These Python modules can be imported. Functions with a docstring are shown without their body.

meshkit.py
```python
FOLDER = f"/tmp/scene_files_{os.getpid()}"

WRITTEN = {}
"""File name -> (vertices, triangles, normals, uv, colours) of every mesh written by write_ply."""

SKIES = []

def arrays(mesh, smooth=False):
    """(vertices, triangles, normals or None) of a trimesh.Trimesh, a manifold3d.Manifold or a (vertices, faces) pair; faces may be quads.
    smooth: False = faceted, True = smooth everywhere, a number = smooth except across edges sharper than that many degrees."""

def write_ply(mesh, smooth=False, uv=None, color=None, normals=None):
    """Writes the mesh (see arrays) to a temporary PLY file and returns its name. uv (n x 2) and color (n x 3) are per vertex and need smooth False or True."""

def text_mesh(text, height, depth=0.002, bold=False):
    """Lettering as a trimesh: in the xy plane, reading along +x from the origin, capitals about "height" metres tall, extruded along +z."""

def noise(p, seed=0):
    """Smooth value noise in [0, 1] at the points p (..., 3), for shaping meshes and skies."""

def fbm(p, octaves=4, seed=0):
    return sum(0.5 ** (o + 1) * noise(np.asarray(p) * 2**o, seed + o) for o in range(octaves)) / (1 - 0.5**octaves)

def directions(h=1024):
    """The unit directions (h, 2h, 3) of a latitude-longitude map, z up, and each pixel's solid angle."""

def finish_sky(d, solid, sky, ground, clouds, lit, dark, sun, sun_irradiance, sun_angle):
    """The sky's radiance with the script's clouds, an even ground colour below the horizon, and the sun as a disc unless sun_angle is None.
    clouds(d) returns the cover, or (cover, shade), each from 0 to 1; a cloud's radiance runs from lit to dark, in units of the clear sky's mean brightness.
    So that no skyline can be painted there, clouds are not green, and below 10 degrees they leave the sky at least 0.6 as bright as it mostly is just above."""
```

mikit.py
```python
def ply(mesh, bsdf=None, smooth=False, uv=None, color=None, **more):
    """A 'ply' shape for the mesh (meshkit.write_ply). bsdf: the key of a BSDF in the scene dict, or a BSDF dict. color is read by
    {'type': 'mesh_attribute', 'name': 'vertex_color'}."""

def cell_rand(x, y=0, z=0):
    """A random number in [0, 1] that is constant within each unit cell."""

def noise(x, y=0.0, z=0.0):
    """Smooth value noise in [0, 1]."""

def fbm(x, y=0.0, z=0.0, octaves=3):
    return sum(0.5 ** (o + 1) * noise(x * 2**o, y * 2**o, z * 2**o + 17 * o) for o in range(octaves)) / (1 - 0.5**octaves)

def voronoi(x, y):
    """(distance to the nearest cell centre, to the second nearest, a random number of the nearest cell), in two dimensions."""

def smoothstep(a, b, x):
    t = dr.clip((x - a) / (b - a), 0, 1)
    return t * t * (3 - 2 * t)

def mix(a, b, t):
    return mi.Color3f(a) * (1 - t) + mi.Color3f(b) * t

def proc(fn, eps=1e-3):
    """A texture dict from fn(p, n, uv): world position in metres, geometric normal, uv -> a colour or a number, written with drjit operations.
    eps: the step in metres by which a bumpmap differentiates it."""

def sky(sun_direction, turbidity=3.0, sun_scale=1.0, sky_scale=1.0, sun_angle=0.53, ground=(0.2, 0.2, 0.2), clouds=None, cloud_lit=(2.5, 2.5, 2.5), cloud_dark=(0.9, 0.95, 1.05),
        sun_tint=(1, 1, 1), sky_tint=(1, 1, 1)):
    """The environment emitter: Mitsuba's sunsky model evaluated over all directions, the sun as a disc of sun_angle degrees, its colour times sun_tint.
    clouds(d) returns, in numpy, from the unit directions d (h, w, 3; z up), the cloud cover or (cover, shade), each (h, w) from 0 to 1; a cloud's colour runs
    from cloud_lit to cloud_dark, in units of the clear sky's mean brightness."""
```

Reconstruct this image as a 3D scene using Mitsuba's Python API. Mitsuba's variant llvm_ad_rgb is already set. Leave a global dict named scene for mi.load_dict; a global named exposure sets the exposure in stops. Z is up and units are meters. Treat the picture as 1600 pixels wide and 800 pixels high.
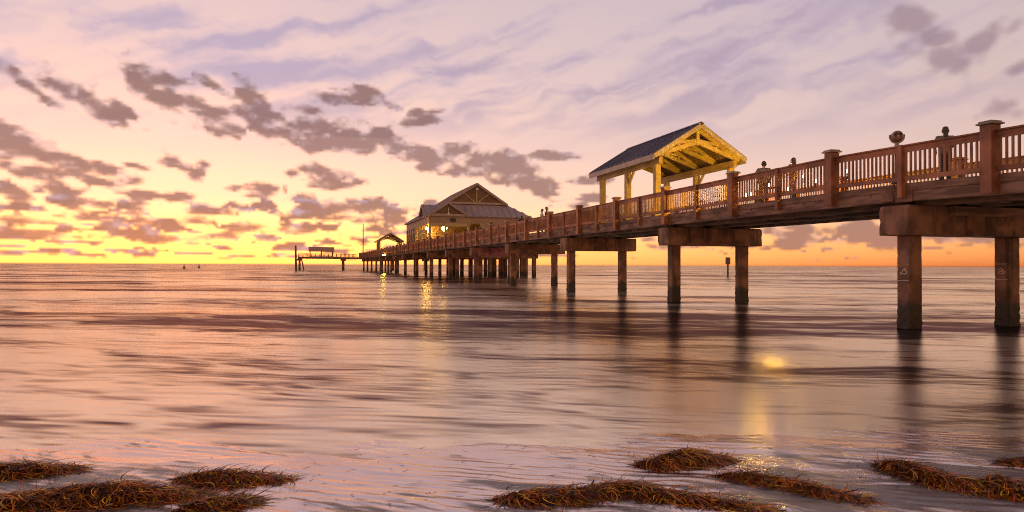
import math, random
import numpy as np
import trimesh
import shapely.geometry as sg
import mitsuba as mi
import drjit as dr
import mikit, meshkit
from mikit import proc, noise, fbm, smoothstep, mix, cell_rand

# ------------------------------------------------------------------ camera, sky, exposure
# world: x right, y seaward from the beach, z up, metres; the calm sea is z = 0
T = mi.ScalarTransform4f
scene, labels = {}, {}
EYE = 1.75
exposure = 4.97
_p, _r = math.radians(0.75), math.radians(0.226)
scene['camera'] = {'type': 'perspective', 'fov': 2 * math.degrees(math.atan(800 / 1100)), 'fov_axis': 'x', 'near_clip': 0.1, 'far_clip': 60000.0,
                   'to_world': T().look_at(origin=[0, 0, EYE], target=[0, math.cos(_p) * 10, EYE + math.sin(_p) * 10], up=[-math.sin(_r), 0, math.cos(_r)])}
SUN_AZ, SUN_EL = math.radians(-27), math.radians(0.05)


# cumulus by compass: (azimuth, elevation, half width, half height, slope) in degrees, azimuth from straight out to sea
BANKS = [
    (-35.0,11.94,1.57,0.51,-0.55), (-32.8,11.82,1.47,0.96,-0.36), (-31.0,10.98,1.72,0.98,-0.52), (-28.8,10.65,1.12,0.41,-0.68),
    (-33.6,11.10,1.45,0.35,-0.54), (-28.4,13.32,1.53,0.73,-0.40), (-26.4,12.14,2.30,1.40,-0.56), (-24.0,11.23,2.09,1.24,-0.38),
    (-22.9,12.92,1.15,0.43,-0.54), (-27.0,13.05,1.24,0.84,-0.45), (-19.5,11.10,1.57,1.47,-0.95), (-20.4,10.80,1.14,0.59,-0.53),
    (-15.7,10.36,2.90,1.40,-0.16), (-12.3,9.68,2.49,1.12,-0.10), (-10.1,9.75,1.72,1.33,-0.20), (-17.7,9.93,1.89,0.69,-0.42), (-14.3,9.31,3.42,0.61,-0.10),
    (-7.0,8.67,1.95,1.03,-0.15), (-5.2,9.21,0.93,0.62,-0.10), (-7.3,7.81,1.03,0.41,0.00), (-2.3,8.07,3.02,1.14,-0.15), (0.0,7.46,2.60,0.94,-0.25),
    (2.3,6.43,1.98,0.83,-0.30), (-4.2,7.69,2.07,0.62,-0.10), (-0.5,8.48,1.35,0.73,-0.20), (3.6,5.75,0.73,0.31,-0.10), (-35.3,7.69,2.08,1.36,-0.18),
    (-33.6,7.08,2.17,1.13,-0.30), (-31.7,7.01,1.13,0.71,-0.35), (-30.0,6.56,1.56,0.72,-0.29), (-33.9,6.28,2.51,0.61,-0.06), (-31.0,5.88,1.53,0.36,-0.12),
    (-37.4,7.78,1.97,1.49,-0.13), (-25.7,7.65,0.93,0.75,-0.22), (-25.1,7.13,1.03,0.47,-0.33), (-23.7,7.31,0.61,0.38,0.00), (-24.4,6.42,0.52,0.28,-0.22),
    (-28.2,6.94,1.21,0.23,-0.17), (-15.5,7.29,1.16,0.50,-0.21), (-14.3,6.53,1.86,0.61,-0.05), (-12.6,6.53,0.60,0.31,0.00), (-17.4,6.88,0.57,0.30,0.00),
    (-12.3,4.27,2.49,0.71,-0.10), (-10.3,4.55,2.12,0.61,-0.10), (-13.3,3.75,2.37,0.41,0.00), (-9.3,3.54,1.52,0.41,-0.10), (-11.3,3.62,2.50,0.41,0.00),
    (-19.5,5.58,1.11,0.49,-0.05), (-16.7,5.08,1.15,0.30,-0.05), (-21.6,5.60,0.54,0.24,0.00), (-20.0,5.22,1.20,0.24,0.00), (-13.1,12.92,2.97,0.51,0.05),
    (-11.3,13.24,1.20,0.61,-0.20), (-10.3,12.80,1.01,0.31,-0.30), (-7.5,11.41,1.64,0.46,0.25), (-7.8,11.90,0.51,0.41,0.00), (-6.2,12.19,1.03,0.26,0.20),
    (3.4,8.82,1.56,0.36,-0.05), (2.6,9.08,0.73,0.26,-0.00), (4.4,8.71,0.83,0.21,-0.00), (6.1,6.75,1.54,0.26,-0.00), (7.0,6.89,1.03,0.31,-0.00),
    (6.5,5.37,1.03,0.36,-0.00), (5.5,4.76,0.93,0.31,-0.00), (22.7,2.21,2.66,0.58,-0.05), (25.7,2.53,2.62,0.84,0.11), (27.6,2.12,2.05,0.83,-0.06),
    (21.1,1.75,2.27,0.49,-0.00), (24.4,1.99,3.89,0.38,-0.00), (26.4,2.89,1.09,0.47,-0.00), (26.6,1.96,2.92,0.47,-0.02), (21.8,3.00,1.35,0.24,-0.00),
    (32.5,1.80,1.48,0.26,-0.02), (33.9,1.90,1.79,0.35,-0.00), (35.3,1.44,1.04,0.21,-0.00), (31.0,1.30,0.84,0.13,-0.00), (31.3,2.05,0.99,0.18,-0.00),
    (36.7,1.84,1.34,0.33,-0.00), (32.3,1.23,0.60,0.13,-0.00), (13.3,1.52,1.97,0.20,-0.00), (15.7,1.70,2.41,0.25,-0.00), (12.1,1.43,1.00,0.15,-0.00),
    (8.8,1.54,1.12,0.15,-0.00), (11.1,2.15,0.60,0.20,-0.00), (10.8,2.76,1.01,0.36,-0.00), (17.7,1.54,1.14,0.20,-0.00), (-35.5,4.70,0.90,0.51,-0.25),
    (-32.3,4.92,1.12,0.53,-0.12), (-33.9,4.91,0.36,0.22,0.00), (-30.0,4.14,2.42,0.54,-0.06), (-27.6,4.93,1.39,0.32,-0.06), (-25.3,4.79,1.45,0.38,-0.06),
    (-23.6,3.91,1.58,0.43,-0.05), (-30.6,4.30,1.54,0.36,-0.12), (-33.0,4.32,0.51,0.22,0.00), (-27.0,2.97,1.24,0.32,0.00), (-24.4,3.13,1.73,0.43,-0.05),
    (-31.7,3.19,1.88,0.31,-0.06), (-33.9,2.76,1.43,0.26,0.00), (-29.4,2.36,1.98,0.27,0.00), (-20.9,2.72,1.64,0.34,0.00), (-18.1,2.57,1.88,0.35,0.00),
    (-28.6,3.61,0.80,0.23,0.00), (-35.0,1.96,2.10,0.38,0.00), (-32.1,1.85,2.24,0.35,0.00), (-26.1,1.82,2.52,0.33,0.00), (-22.7,2.02,1.77,0.34,0.00),
    (-35.3,2.72,1.04,0.34,0.00), (39.3,4.59,1.87,0.73,0.13), (42.3,2.85,2.28,0.54,-0.00), (-40.8,6.05,2.39,0.95,-0.13), (-42.8,8.49,2.52,1.15,-0.27),
    (-41.7,3.65,2.03,0.54,0.00)]
SOFT = [
    (29.4,17.12,1.42,1.36,-0.11), (31.0,15.63,1.15,0.63,-0.23), (31.7,13.86,2.07,1.24,-0.00), (34.1,15.12,1.79,0.95,0.48), (35.5,15.47,1.04,0.85,0.37),
    (35.2,10.69,1.53,1.02,0.24), (36.7,10.29,2.01,1.09,0.12), (35.7,12.85,1.03,0.59,0.37), (39.9,11.59,2.15,1.12,0.13)]


def clouds(d):
    az = np.degrees(np.arctan2(d[..., 0], d[..., 1]))
    el = np.degrees(np.arcsin(np.clip(d[..., 2], 0, 1)))
    q = lambda x, y, s=0: np.stack([x, y, np.full_like(x, 3.7 + s)], -1)
    warp = meshkit.fbm(q(az * 0.35, el * 0.5), 4, 1) - 0.5
    warp2 = meshkit.fbm(q(az * 0.35, el * 0.5, 9), 4, 2) - 0.5
    fine = meshkit.fbm(q(az * 0.75 + 1.2 * warp, el * 1.5 + 1.5 * warp2), 6, 3)
    st = lambda a, b, x: (lambda t: t * t * (3 - 2 * t))(np.clip((x - a) / (b - a), 0, 1))
    # thin high cirrus, drawn out in streaks
    ca, ce = az + 4 * warp, el - 0.16 * az + 2.2 * warp2
    streak = meshkit.fbm(q(ca * 0.075, ce * 0.26), 4, 5)
    wisps = meshkit.fbm(q((ca + 1.2 * ce) * 0.13 + 1.0 * warp2, (ce - 0.10 * ca) * 0.9 + 1.2 * warp, 6), 6, 7)
    cirrus = st(0.38, 0.60, streak * 0.35 + wisps * 0.65) * st(4, 12, el)
    veil = 0.08 * st(0.8, 2.5, el) + 0.40 * st(1.8, 5.5, el) + 0.22 * st(5.5, 12, el) + 0.24 * st(9, 15, el)
    glow = 1 - 0.85 * st(45, 120, np.abs((az + 27 + 180) % 360 - 180))  # the high haze catches the sunset less and less towards the east
    thin = np.clip(veil - 0.36 * cirrus * st(8, 14, el), 0, 0.96) * glow * (1 - 0.6 * st(26, 55, el))
    grey = (0.26 + 0.12 * st(-24, 8, az)) * (1 - cirrus) * st(7, 14, el)
    # cumulus
    body = np.full_like(az, -9.0)
    for a, e, w, h, s in BANKS:
        dx = (az - a) / (1.12 * w)
        dy = (el - e - s * (az - a)) / (1.18 * h)
        dy = np.where(dy < 0, dy * 1.3, dy)
        body = np.maximum(body, 1 - np.sqrt(dx * dx + dy * dy))
    dens = body * 0.70 + (fine - 0.5) * 2.3 + 0.10
    dens = np.where(body > -0.4, dens, -1)
    inner = meshkit.fbm(q(az * 1.0 + warp, el * 2.2, 12), 5, 13)
    puff = 0.84 * st(-0.06, 0.42, dens) * (1 - 0.55 * st(0.50, 0.68, inner) * st(1.0, 0.3, dens))
    soft = np.full_like(az, -9.0)
    for a, e, w, h, s in SOFT:
        soft = np.maximum(soft, 1 - np.sqrt(((az - a) / w) ** 2 + ((el - e - s * (az - a)) / h) ** 2))
    puff2 = 0.72 * st(-0.15, 0.75, soft + (meshkit.fbm(q(az * 0.45, el * 0.6, 4), 5, 8) - 0.5) * 3.2)
    # small flat clouds crowding towards the horizon, denser left of the pier
    le = np.log(np.maximum(el, 0.12))
    rows = meshkit.fbm(q(az * 0.62 + 1.5 * warp, le * 5.5 + 2.0 * warp2, 2), 5, 11)
    crowd = 0.485 + 0.06 * st(-14, -2, az) + 0.07 * st(0, 8, az) + 0.2 * st(4.4, 6.5, el) + 0.1 * st(0.6, 0.2, el)
    low = st(0.0, 0.075, rows - crowd) * st(0.25, 0.6, el) * st(7.5, 5.5, el)
    heavy = np.maximum(puff, low * 0.88)
    heavy = 1 - (1 - heavy) * (1 - puff2)
    cover = 1 - (1 - thin) * (1 - heavy)
    shade = np.maximum(np.where(np.maximum(puff, low) > 0.01, 0.96 - 0.5 * st(0.45, 0.7, inner) * st(0.9, 0.2, dens), 0), 0.72 * (puff2 > 0.01))
    shade = grey + (shade - grey) * np.where(heavy > 0.02, np.clip(heavy / np.maximum(cover, 1e-3), 0, 1), 0)
    return cover, shade


scene['sky'] = {'sampling_weight': 10.0, **mikit.sky((math.sin(SUN_AZ) * math.cos(SUN_EL), math.cos(SUN_AZ) * math.cos(SUN_EL), math.sin(SUN_EL)), turbidity=2.3, sun_scale=0.0, sky_scale=1.0,
                         clouds=clouds, cloud_lit=(2.0, 1.7, 2.36), cloud_dark=(0.76, 0.36, 0.31), sky_tint=(1.06, 0.82, 0.64), ground=(0.2, 0.17, 0.16))}

# ------------------------------------------------------------------ materials
def princ(col, rough=0.6, **k):
    return {'type': 'twosided', 'bsdf': {'type': 'principled', 'base_color': col if isinstance(col, dict) else {'type': 'rgb', 'value': list(col)}, 'roughness': rough, **k}}


def grain(a, b, sx, sy, sz, dirt=0.0):
    def fn(p, n, uv):
        g = fbm(p.x * sx, p.y * sy, p.z * sz, 3)
        c = mix(a, b, smoothstep(0.3, 0.7, g))
        return c * (1 - dirt * smoothstep(0.5, 0.8, fbm(p.x * 1.3 + 9, p.y * 1.3, p.z * 1.7, 3)))
    return proc(fn)


def concrete_fn(p, n, uv):
    g = fbm(p.x * 2.1, p.y * 2.1, p.z * 2.1, 4)
    streak = fbm(p.x * 5 + 3, p.y * 5, p.z * 0.45, 3)
    c = mix((0.135, 0.058, 0.036), (0.29, 0.132, 0.084), smoothstep(0.3, 0.7, g))
    c = c * (1 - 0.55 * smoothstep(0.5, 0.72, streak))
    c = mix(c, mi.Color3f(0.36, 0.16, 0.06), 0.5 * smoothstep(0.6, 0.8, fbm(p.x * 3.3 + 5, p.y * 3.3, p.z * 2.0 + 8, 3)))
    wet = smoothstep(0.15, -0.15, p.z - 0.75 + 0.5 * (fbm(p.x * 4, p.y * 4, p.z * 1.5, 3) - 0.5))
    return mix(c, mi.Color3f(0.035, 0.026, 0.02), wet * 0.92)


scene['mat_concrete'] = {'type': 'bumpmap', 'scale': 0.012, 'arbitrary': proc(lambda p, n, uv: fbm(p.x * 9, p.y * 9, p.z * 9, 3)), 'bsdf': princ(proc(concrete_fn), 0.75)}
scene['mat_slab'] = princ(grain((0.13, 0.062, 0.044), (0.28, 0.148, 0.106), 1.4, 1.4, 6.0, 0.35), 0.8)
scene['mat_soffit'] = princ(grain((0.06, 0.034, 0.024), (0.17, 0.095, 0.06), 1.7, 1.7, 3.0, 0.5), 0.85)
scene['mat_rail'] = princ(grain((0.20, 0.064, 0.030), (0.39, 0.132, 0.064), 2.6, 2.6, 1.6, 0.3), 0.55)
scene['mat_cap'] = princ(grain((0.30, 0.20, 0.18), (0.44, 0.32, 0.29), 5.0, 5.0, 5.0, 0.2), 0.35)
scene['mat_timber'] = princ(grain((0.36, 0.22, 0.09), (0.50, 0.32, 0.14), 2.2, 1.2, 2.5, 0.2), 0.6)
scene['mat_boards'] = princ(grain((0.11, 0.062, 0.026), (0.20, 0.115, 0.048), 2.0, 1.0, 2.0, 0.2), 0.65)
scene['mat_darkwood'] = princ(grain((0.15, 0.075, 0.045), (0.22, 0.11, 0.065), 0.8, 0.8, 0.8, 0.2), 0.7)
scene['mat_barge'] = princ(grain((0.36, 0.25, 0.22), (0.46, 0.33, 0.29), 3.0, 3.0, 3.0, 0.15), 0.5)
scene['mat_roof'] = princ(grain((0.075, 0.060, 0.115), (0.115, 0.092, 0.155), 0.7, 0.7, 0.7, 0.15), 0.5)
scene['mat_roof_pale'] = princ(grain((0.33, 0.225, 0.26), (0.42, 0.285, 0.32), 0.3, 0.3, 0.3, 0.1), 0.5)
scene['mat_cream'] = princ(grain((0.33, 0.205, 0.15), (0.40, 0.25, 0.185), 0.6, 0.6, 1.0, 0.12), 0.7)
scene['mat_pavwood'] = princ(grain((0.42, 0.28, 0.15), (0.50, 0.34, 0.18), 0.8, 0.8, 0.8, 0.1), 0.6)
scene['mat_steel'] = princ((0.30, 0.23, 0.22), 0.3, metallic=0.6)
scene['mat_black'] = princ((0.02, 0.018, 0.018), 0.4)
scene['mat_chalk'] = princ((0.70, 0.60, 0.54), 0.8)
scene['mat_rust'] = princ((0.24, 0.10, 0.07), 0.6)
scene['mat_redroof'] = princ((0.42, 0.20, 0.15), 0.5)
scene['mat_glass'] = {'type': 'thindielectric'}
scene['mat_skin'] = princ((0.45, 0.26, 0.18), 0.5)
scene['mat_hair'] = princ((0.09, 0.062, 0.048), 0.7)
for _n, _c in dict(white=(0.72, 0.68, 0.66), navy=(0.045, 0.04, 0.075), grey=(0.20, 0.18, 0.18), brown=(0.16, 0.09, 0.07), red=(0.34, 0.06, 0.04), denim=(0.07, 0.075, 0.12)).items():
    scene['mat_cloth_' + _n] = princ(_c, 0.85)


# ------------------------------------------------------------------ helpers
PIER = T().rotate([0, 0, 1], math.degrees(math.atan(320 / 1100)))   # pier frame: x across (towards the right), y out to sea, z up
used = {}


def numbered(key):
    n = used.get(key, 0)
    used[key] = n + 1
    return key if n == 0 else '%s_%03d' % (key, n)


def put(key, mesh, mat, m=None, smooth=False, **more):
    key = numbered(key)
    scene[key] = mikit.ply(mesh, mat, smooth, **more)
    if m is not None:
        scene[key]['to_world'] = m
    return key


def copy(key, of, m):
    key = numbered(key)
    scene[key] = {**scene[of], 'to_world': m}
    return key


def tag(key, label=None, category=None, group=None, kind=None):
    labels[key] = {k: v for k, v in (('label', label), ('category', category), ('group', group), ('kind', kind)) if v}
    return key


def cat(ms):
    return trimesh.util.concatenate([m for m in ms if m is not None])


def box(x0, x1, y0, y1, z0, z1, ch=0.0):
    """A box, its twelve edges chamfered by ch."""
    if ch <= 0:
        m = trimesh.creation.box(extents=(x1 - x0, y1 - y0, z1 - z0))
        m.apply_translation(((x0 + x1) / 2, (y0 + y1) / 2, (z0 + z1) / 2))
        return m
    pts = []
    for sx in (0, 1):
        for sy in (0, 1):
            for sz in (0, 1):
                c = np.array([(x0, x1)[sx], (y0, y1)[sy], (z0, z1)[sz]], float)
                s = np.array([1 - 2 * sx, 1 - 2 * sy, 1 - 2 * sz]) * ch
                for k in range(3):
                    q = c + s
                    q[k] = c[k]
                    pts.append(q)
    return trimesh.convex.convex_hull(np.array(pts))


def bar(a, b, w, h, up=(0, 0, 1)):
    """A straight timber from a to b, w wide and h deep (along up)."""
    a, b, up = np.array(a, float), np.array(b, float), np.array(up, float)
    L = np.linalg.norm(b - a)
    f = (b - a) / L
    if abs(f @ up) > 0.999 * np.linalg.norm(up):
        up = np.array([0.0, 1.0, 0.0])
    s = np.cross(f, up)
    s /= np.linalg.norm(s)
    u = np.cross(s, f)
    m = trimesh.creation.box(extents=(L, w, h))
    M = np.eye(4)
    M[:3, 0], M[:3, 1], M[:3, 2], M[:3, 3] = f, s, u, (a + b) / 2
    m.apply_transform(M)
    return m


def cyl(a, b, r0, r1=None, n=12):
    r1 = r0 if r1 is None else r1
    a, b = np.array(a, float), np.array(b, float)
    f = (b - a) / np.linalg.norm(b - a)
    s = np.cross(f, [0, 0, 1] if abs(f[2]) < 0.9 else [1, 0, 0])
    s /= np.linalg.norm(s)
    u = np.cross(f, s)
    th = np.arange(n) * 2 * np.pi / n
    ring = np.cos(th)[:, None] * s + np.sin(th)[:, None] * u
    return trimesh.convex.convex_hull(np.vstack([a + ring * r0, b + ring * max(r1, 1e-4)]))


def ball(c, r, sub=2, squash=(1, 1, 1)):
    m = trimesh.creation.icosphere(subdivisions=sub, radius=r)
    m.apply_scale(squash)
    m.apply_translation(c)
    return m


def slab(poly, thick):
    """A planar convex polygon given its thickness downwards along the normal."""
    P = np.array(poly, float)
    n = np.cross(P[1] - P[0], P[2] - P[0])
    n /= np.linalg.norm(n)
    if n[2] < 0:
        P, n = P[::-1], -n
    k = len(P)
    V = np.vstack([P, P - n * thick])
    F = [[0, i, i + 1] for i in range(1, k - 1)] + [[k, k + i + 1, k + i] for i in range(1, k - 1)]
    for i in range(k):
        j = (i + 1) % k
        F += [[i, k + i, k + j], [i, k + j, j]]
    return trimesh.Trimesh(V, F, process=False)


def seams(poly, eave, step, w=0.035, h=0.05):
    """Standing seams that run up a planar roof polygon; eave: a horizontal direction along it."""
    P = np.array(poly, float)
    n = np.cross(P[1] - P[0], P[2] - P[0])
    n /= np.linalg.norm(n)
    n = n if n[2] > 0 else -n
    u = np.array(eave, float) / np.linalg.norm(eave)
    v = np.cross(n, u)
    o = P[0]
    pg = sg.Polygon([((q - o) @ u, (q - o) @ v) for q in P])
    x0, y0, x1, y1 = pg.bounds
    out = []
    for x in np.arange(x0 + step * 0.4, x1, step):
        c = pg.intersection(sg.LineString([(x, y0 - 1), (x, y1 + 1)]))
        for g in getattr(c, 'geoms', [c]):
            if g.geom_type == 'LineString' and g.length > 0.1:
                (ax, ay), (bx, by) = g.coords[0], g.coords[-1]
                out.append(bar(o + u * ax + v * ay + n * h * 0.4, o + u * bx + v * by + n * h * 0.4, w, h, n))
    return out


# ------------------------------------------------------------------ sea and wet sand
def wave(x, y):
    """The height of the smoothed sea: low swells running in, crests nearly along the shore, with finer ripples close by."""
    r = np.hypot(x, y)
    a = x * 0.985 - y * 0.17
    b = y * 0.985 + x * 0.17
    q = lambda u, v, s: np.stack([u, v, np.full_like(u, s)], -1)
    shoal = np.clip((y - 9.0) / 30.0, 0.0, 1.0)
    n1 = meshkit.fbm(q(a / 26.0, b / 8.5, 0.3), 3, 21) - 0.5
    n2 = meshkit.fbm(q(a / 7.5 + 0.6 * n1, b / 2.5 + n1, 0.7), 3, 22) - 0.5
    n3 = meshkit.fbm(q(a / 1.7 + n2, b / 0.62, 0.1), 3, 23) - 0.5
    f = lambda lam: 1.0 / (1.0 + (r * 0.012 / lam) ** 3)
    return 0.42 * n1 * (0.04 + 0.96 * shoal) * f(3.0) + 0.09 * n2 * (0.08 + 0.92 * shoal) * f(0.9) + 0.012 * n3 * (0.35 + 0.65 * shoal) * f(0.25)


def grid_faces(nr, nc):
    i = np.arange(nr - 1)[:, None] * nc + np.arange(nc - 1)[None]
    return np.concatenate([np.stack([i, i + 1, i + nc + 1], -1).reshape(-1, 3), np.stack([i, i + nc + 1, i + nc], -1).reshape(-1, 3)])


_r = np.concatenate([np.geomspace(3.4, 300, 640), np.geomspace(310, 45000, 60)])
_a = np.radians(np.concatenate([np.linspace(-88, -46, 60, endpoint=False), np.linspace(-46, 46, 640), np.linspace(46.5, 88, 60)]))
_R, _A = np.meshgrid(_r, _a, indexing='ij')
_X, _Y = _R * np.sin(_A), _R * np.cos(_A)
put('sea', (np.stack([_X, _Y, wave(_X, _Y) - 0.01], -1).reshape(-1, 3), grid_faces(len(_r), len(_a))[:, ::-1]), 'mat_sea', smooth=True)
tag('sea', 'smooth pinkish sea with soft swell and long reflections', kind='structure')


def sand_height(x, y):
    q = lambda u, v, s: np.stack([u, v, np.full_like(u, s)], -1)
    line = 6.75 + 0.35 * np.tanh((x - 0.4) / 1.6) + 0.5 * (meshkit.fbm(q(x / 2.2, y / 4.0, 0.2), 2, 31) - 0.5)
    s = line - y
    z = np.where(s > 0, 0.020 * s + 0.0016 * s * s, 0.030 * s)
    z = np.where(s > 14, 0.59 + 0.035 * (s - 14), z)
    warp = meshkit.fbm(q(x / 0.9, y / 0.9, 0.5), 3, 32) - 0.5
    z = z + 0.040 * (meshkit.fbm(q(x / 1.3 + 0.5 * y + warp, y / 0.55 + 0.5 * x, 0.9), 3, 33) - 0.5)
    z = z + 0.016 * (meshkit.fbm(q(x / 0.30 + 1.6 * warp, y / 0.085 + 2.0 * x, 0.4), 3, 34) - 0.5)
    bar_ = x * 0.35 + y + 0.25 * warp
    z = z + 0.0032 * np.sin(bar_ * 44 + 6 * warp) * np.clip(meshkit.fbm(q(x * 0.9, y * 1.3, 0.8), 2, 35) * 3 - 1.1, 0, 1)
    return z


_x = np.concatenate([-np.geomspace(90, 7.6, 36), np.arange(-7.4, 7.4, 0.03), np.geomspace(7.6, 90, 36)])
_y = np.concatenate([-np.geomspace(60, 1, 20), np.linspace(-0.8, 3.9, 24), np.arange(4.0, 9.0, 0.022), np.geomspace(9.1, 40, 24)])
_Y, _X = np.meshgrid(_y, _x, indexing='ij')
put('wet_sand', (np.stack([_X, _Y, sand_height(_X, _Y)], -1).reshape(-1, 3), grid_faces(len(_y), len(_x))), 'mat_sand', smooth=True)
tag('wet_sand', 'dark wet sand at the edge of the sea', kind='structure')


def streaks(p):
    """0 to 1: painted bands of dark wave faces and bright reflections, drawn out along the shore."""
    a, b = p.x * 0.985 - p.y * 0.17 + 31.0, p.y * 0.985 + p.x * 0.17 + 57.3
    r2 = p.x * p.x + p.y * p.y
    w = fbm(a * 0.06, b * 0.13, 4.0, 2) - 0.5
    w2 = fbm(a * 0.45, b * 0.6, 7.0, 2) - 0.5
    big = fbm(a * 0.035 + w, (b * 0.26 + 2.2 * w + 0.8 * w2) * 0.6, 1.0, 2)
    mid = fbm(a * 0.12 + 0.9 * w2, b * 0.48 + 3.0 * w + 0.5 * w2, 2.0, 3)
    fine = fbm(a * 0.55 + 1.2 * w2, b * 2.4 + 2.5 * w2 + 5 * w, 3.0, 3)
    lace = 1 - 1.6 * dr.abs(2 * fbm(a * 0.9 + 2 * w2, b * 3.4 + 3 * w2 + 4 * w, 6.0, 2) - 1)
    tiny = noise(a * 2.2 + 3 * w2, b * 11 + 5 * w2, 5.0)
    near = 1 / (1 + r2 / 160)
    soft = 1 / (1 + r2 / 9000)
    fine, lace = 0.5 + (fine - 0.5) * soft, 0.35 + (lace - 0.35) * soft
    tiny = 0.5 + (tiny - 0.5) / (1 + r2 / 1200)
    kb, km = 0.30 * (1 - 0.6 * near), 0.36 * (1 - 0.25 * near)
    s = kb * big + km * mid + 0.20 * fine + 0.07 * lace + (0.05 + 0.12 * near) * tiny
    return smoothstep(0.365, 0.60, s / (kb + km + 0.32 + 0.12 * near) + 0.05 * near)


def sea_bump(p, n, uv):
    a, b = p.x * 0.985 - p.y * 0.17, p.y * 0.985 + p.x * 0.17
    far = 1 / (1 + (p.x * p.x + p.y * p.y) / 500)
    return (fbm(a * 1.4, b * 4.5, 0.5, 3) + 0.35 * noise(a * 6.0, b * 17.0, 2.0)) * far


def mirror(alpha, col):
    return {'type': 'roughconductor', 'material': 'none', 'alpha': alpha, 'specular_reflectance': {'type': 'rgb', 'value': list(col)} if isinstance(col, tuple) else col}


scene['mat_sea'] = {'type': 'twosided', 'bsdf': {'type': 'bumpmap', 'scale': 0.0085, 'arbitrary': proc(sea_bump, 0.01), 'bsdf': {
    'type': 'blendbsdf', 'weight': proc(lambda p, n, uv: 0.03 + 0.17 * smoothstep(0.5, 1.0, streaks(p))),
    'bsdf_0': mirror(0.07, proc(lambda p, n, uv: mix((0.16, 0.10, 0.105), (1.0, 0.88, 0.69), streaks(p)))),  # dark wave faces and warm bright reflections painted into the reflectance
    'bsdf_1': {'type': 'diffuse', 'reflectance': {'type': 'rgb', 'value': [0.70, 0.58, 0.54]}}}}}


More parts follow.
